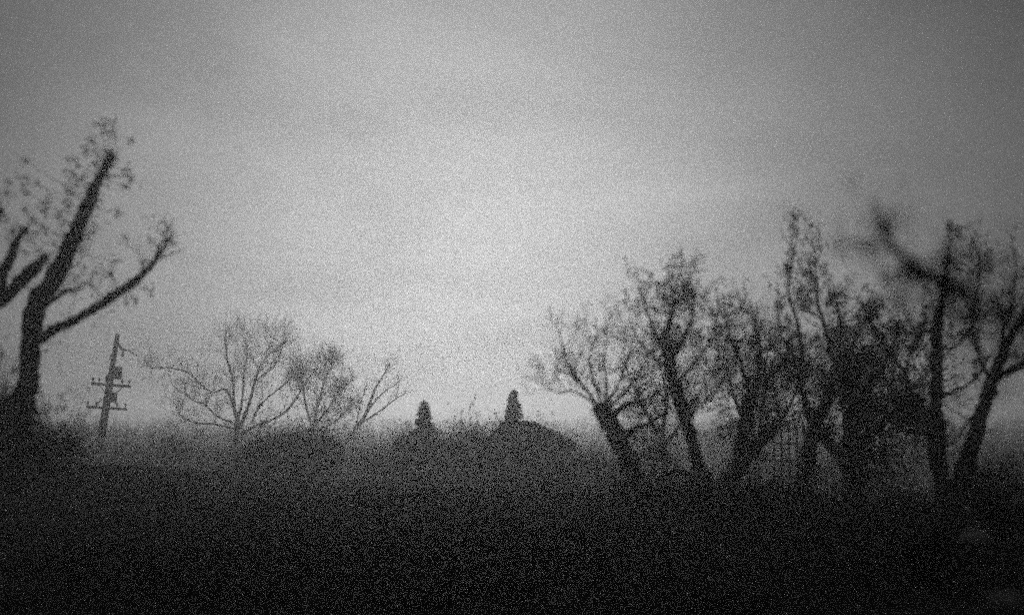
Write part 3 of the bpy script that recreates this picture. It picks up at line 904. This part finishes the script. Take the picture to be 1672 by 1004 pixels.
def stone(label, px, py, wpx, hpx, Y, seed):
    rnd = random.Random(seed)
    k = Y / FPX
    x = P(px, py, Y).x
    gz = ground_z(x, Y)
    m = MB()
    rx, ry, rz = wpx * k / 2, wpx * k * .55, hpx * k
    nu, nv = 18, 9
    for j in range(nv + 1):
        th = math.pi * j / nv
        for i in range(nu):
            a = 2 * math.pi * i / nu
            v = Vector((math.sin(th) * math.cos(a), math.sin(th) * math.sin(a), math.cos(th)))
            f = 1 + .22 * noise.noise(v * 1.8 + Vector((seed, 0, 0))) + .08 * noise.noise(v * 5 + Vector((0, seed, 0)))
            m.v.append(Vector((x + v.x * rx * f, Y + v.y * ry * f, gz + max(-.08, min(rz * .8, v.z * rz * f)))))
    for j in range(nv):
        for i in range(nu):
            a, b = j * nu + i, j * nu + (i + 1) % nu
            m.f.append((a, a + nu, b + nu, b))
    o = m.build('boulder', STONE, smooth=True)
    o['label'] = label
    o['category'] = 'stone'
    o['group'] = 'pale stones at the lower right'


stone('flat pale stone lying below the spiky dark shrub', 1592, 850, 48, 16, 15.2, 3)
stone('long low pale stone near the bottom right corner', 1640, 957, 54, 9, 10.2, 5)


# ------------------------------------------------------------------ grass, and scrub and wood standing in for low mist
def build_grass():
    rnd = random.Random(99)
    m = MB()
    for _ in range(14000):
        Y = 4.5 + 50 * rnd.random() ** 1.6
        x = rnd.uniform(-1, 1) * (Y * .62 + 1)
        pz = noise.noise(Vector((x * .35, Y * .35, 4)))
        if pz < -.25 and rnd.random() < .7:
            continue
        h = rnd.uniform(.06, .2) * (1 + .9 * max(0, pz))
        p = Vector((x, Y, ground_z(x, Y) - .01))
        a = rnd.uniform(0, 2 * math.pi)
        s = Vector((math.cos(a), math.sin(a), 0)) * rnd.uniform(.004, .009) * (1 + Y * .05)
        lean = Vector((rnd.gauss(0, .4), rnd.gauss(0, .4), 1)).normalized()
        i = len(m.v)
        tip = p + lean * h + Vector((rnd.gauss(0, .03), rnd.gauss(0, .03), -.01))
        mid = p + lean * h * .55
        m.v += [p - s, p + s, mid + s * .7, mid - s * .7, tip]
        m.f += [(i, i + 1, i + 2, i + 3), (i + 3, i + 2, i + 4)]
    m.build('grass', GRASS, kind='stuff')


def build_mist_scrub():
    """leafless undergrowth over the hollow, thickest near the ground, added to imitate low mist"""
    rnd = random.Random(98)
    m = MB()
    for _ in range(3600):
        Y = 62 + 70 * rnd.random()
        x = rnd.uniform(-.62, .30) * Y
        gz = ground_z(x, Y)
        h = rnd.uniform(.6, 1.7) * (1 + .6 * noise.noise(Vector((x * .08, Y * .08, 2))))
        h *= 1 + (1.0 + .5 * sstep(-8, -30, x)) * rnd.random() ** 3
        p = Vector((x, Y, gz - .05))
        d = Vector((rnd.gauss(0, .35), rnd.gauss(0, .35), 1))
        grow(m, p, d, h, .025, 1, rnd, up=.1, wob=.5, kids=(4, 7), rmin=.012, sides=3, shrink=(.35, .6))
    m.build('mist_undergrowth', TWIG, kind='stuff')  # added twigs thin out upwards to give the fade of ground mist


def build_far_mist_wood():
    """a far wood whose bare crowns run together, added to soften the horizon like mist"""
    rnd = random.Random(97)
    m = MB()
    for _ in range(1500):
        Y = 150 + 230 * rnd.random()
        x = rnd.uniform(-.75, .75) * Y
        gz = ground_z(x, Y)
        h = rnd.uniform(2.5, 5.0) * (1 + .5 * noise.noise(Vector((x * .02, Y * .02, 5)))) * (.55 + .45 * sstep(150, 330, Y))
        p = Vector((x, Y, gz - .1))
        m.tube([p, p + Vector((rnd.gauss(0, .2), 0, h * .7))], [.12, .06], 4, cap=False)
        for k in range(60):
            v = rdir(rnd) * rnd.random() ** .4
            q = p + Vector((v.x * h * .5, v.y * h * .5, h * .5 + v.z * h * .5))
            m.rleaf(q, rnd.uniform(.5, 1.0), rnd.uniform(.12, .3), rnd, .5)
    m.build('far_mist_wood', TWIG, kind='stuff')  # added layer of crowns, shapes the misty gradient above the far ground


def build_brambles():
    """low tangled brambles round the feet of the right hand trees"""
    rnd = random.Random(96)
    m = MB()
    for _ in range(1500):
        Y = rnd.uniform(21, 33)
        px = rnd.uniform(1000, 1760)
        x = Xat(px, Y)
        gz = ground_z(x, Y)
        h = rnd.uniform(.18, .5) * (1 + .8 * noise.noise(Vector((x * .3, Y * .3, 3)))) * (.5 + .5 * sstep(1000, 1120, px))
        p = Vector((x, Y, gz - .05))
        d = Vector((rnd.gauss(0, .6), rnd.gauss(0, .5), 1))
        tips = []
        grow(m, p, d, h * 1.3, .012, 1, rnd, up=-.05, wob=.7, kids=(2, 4), rmin=.004, sides=3, tips=tips)
        for q, _d in tips:
            for _ in range(3):
                m.rleaf(q + rdir(rnd) * .05, .09 * rnd.uniform(.6, 1.2), .05, rnd)
    m.build('brambles', LEAF, kind='stuff')


build_brambles()
build_grass()
build_mist_scrub()
build_far_mist_wood()
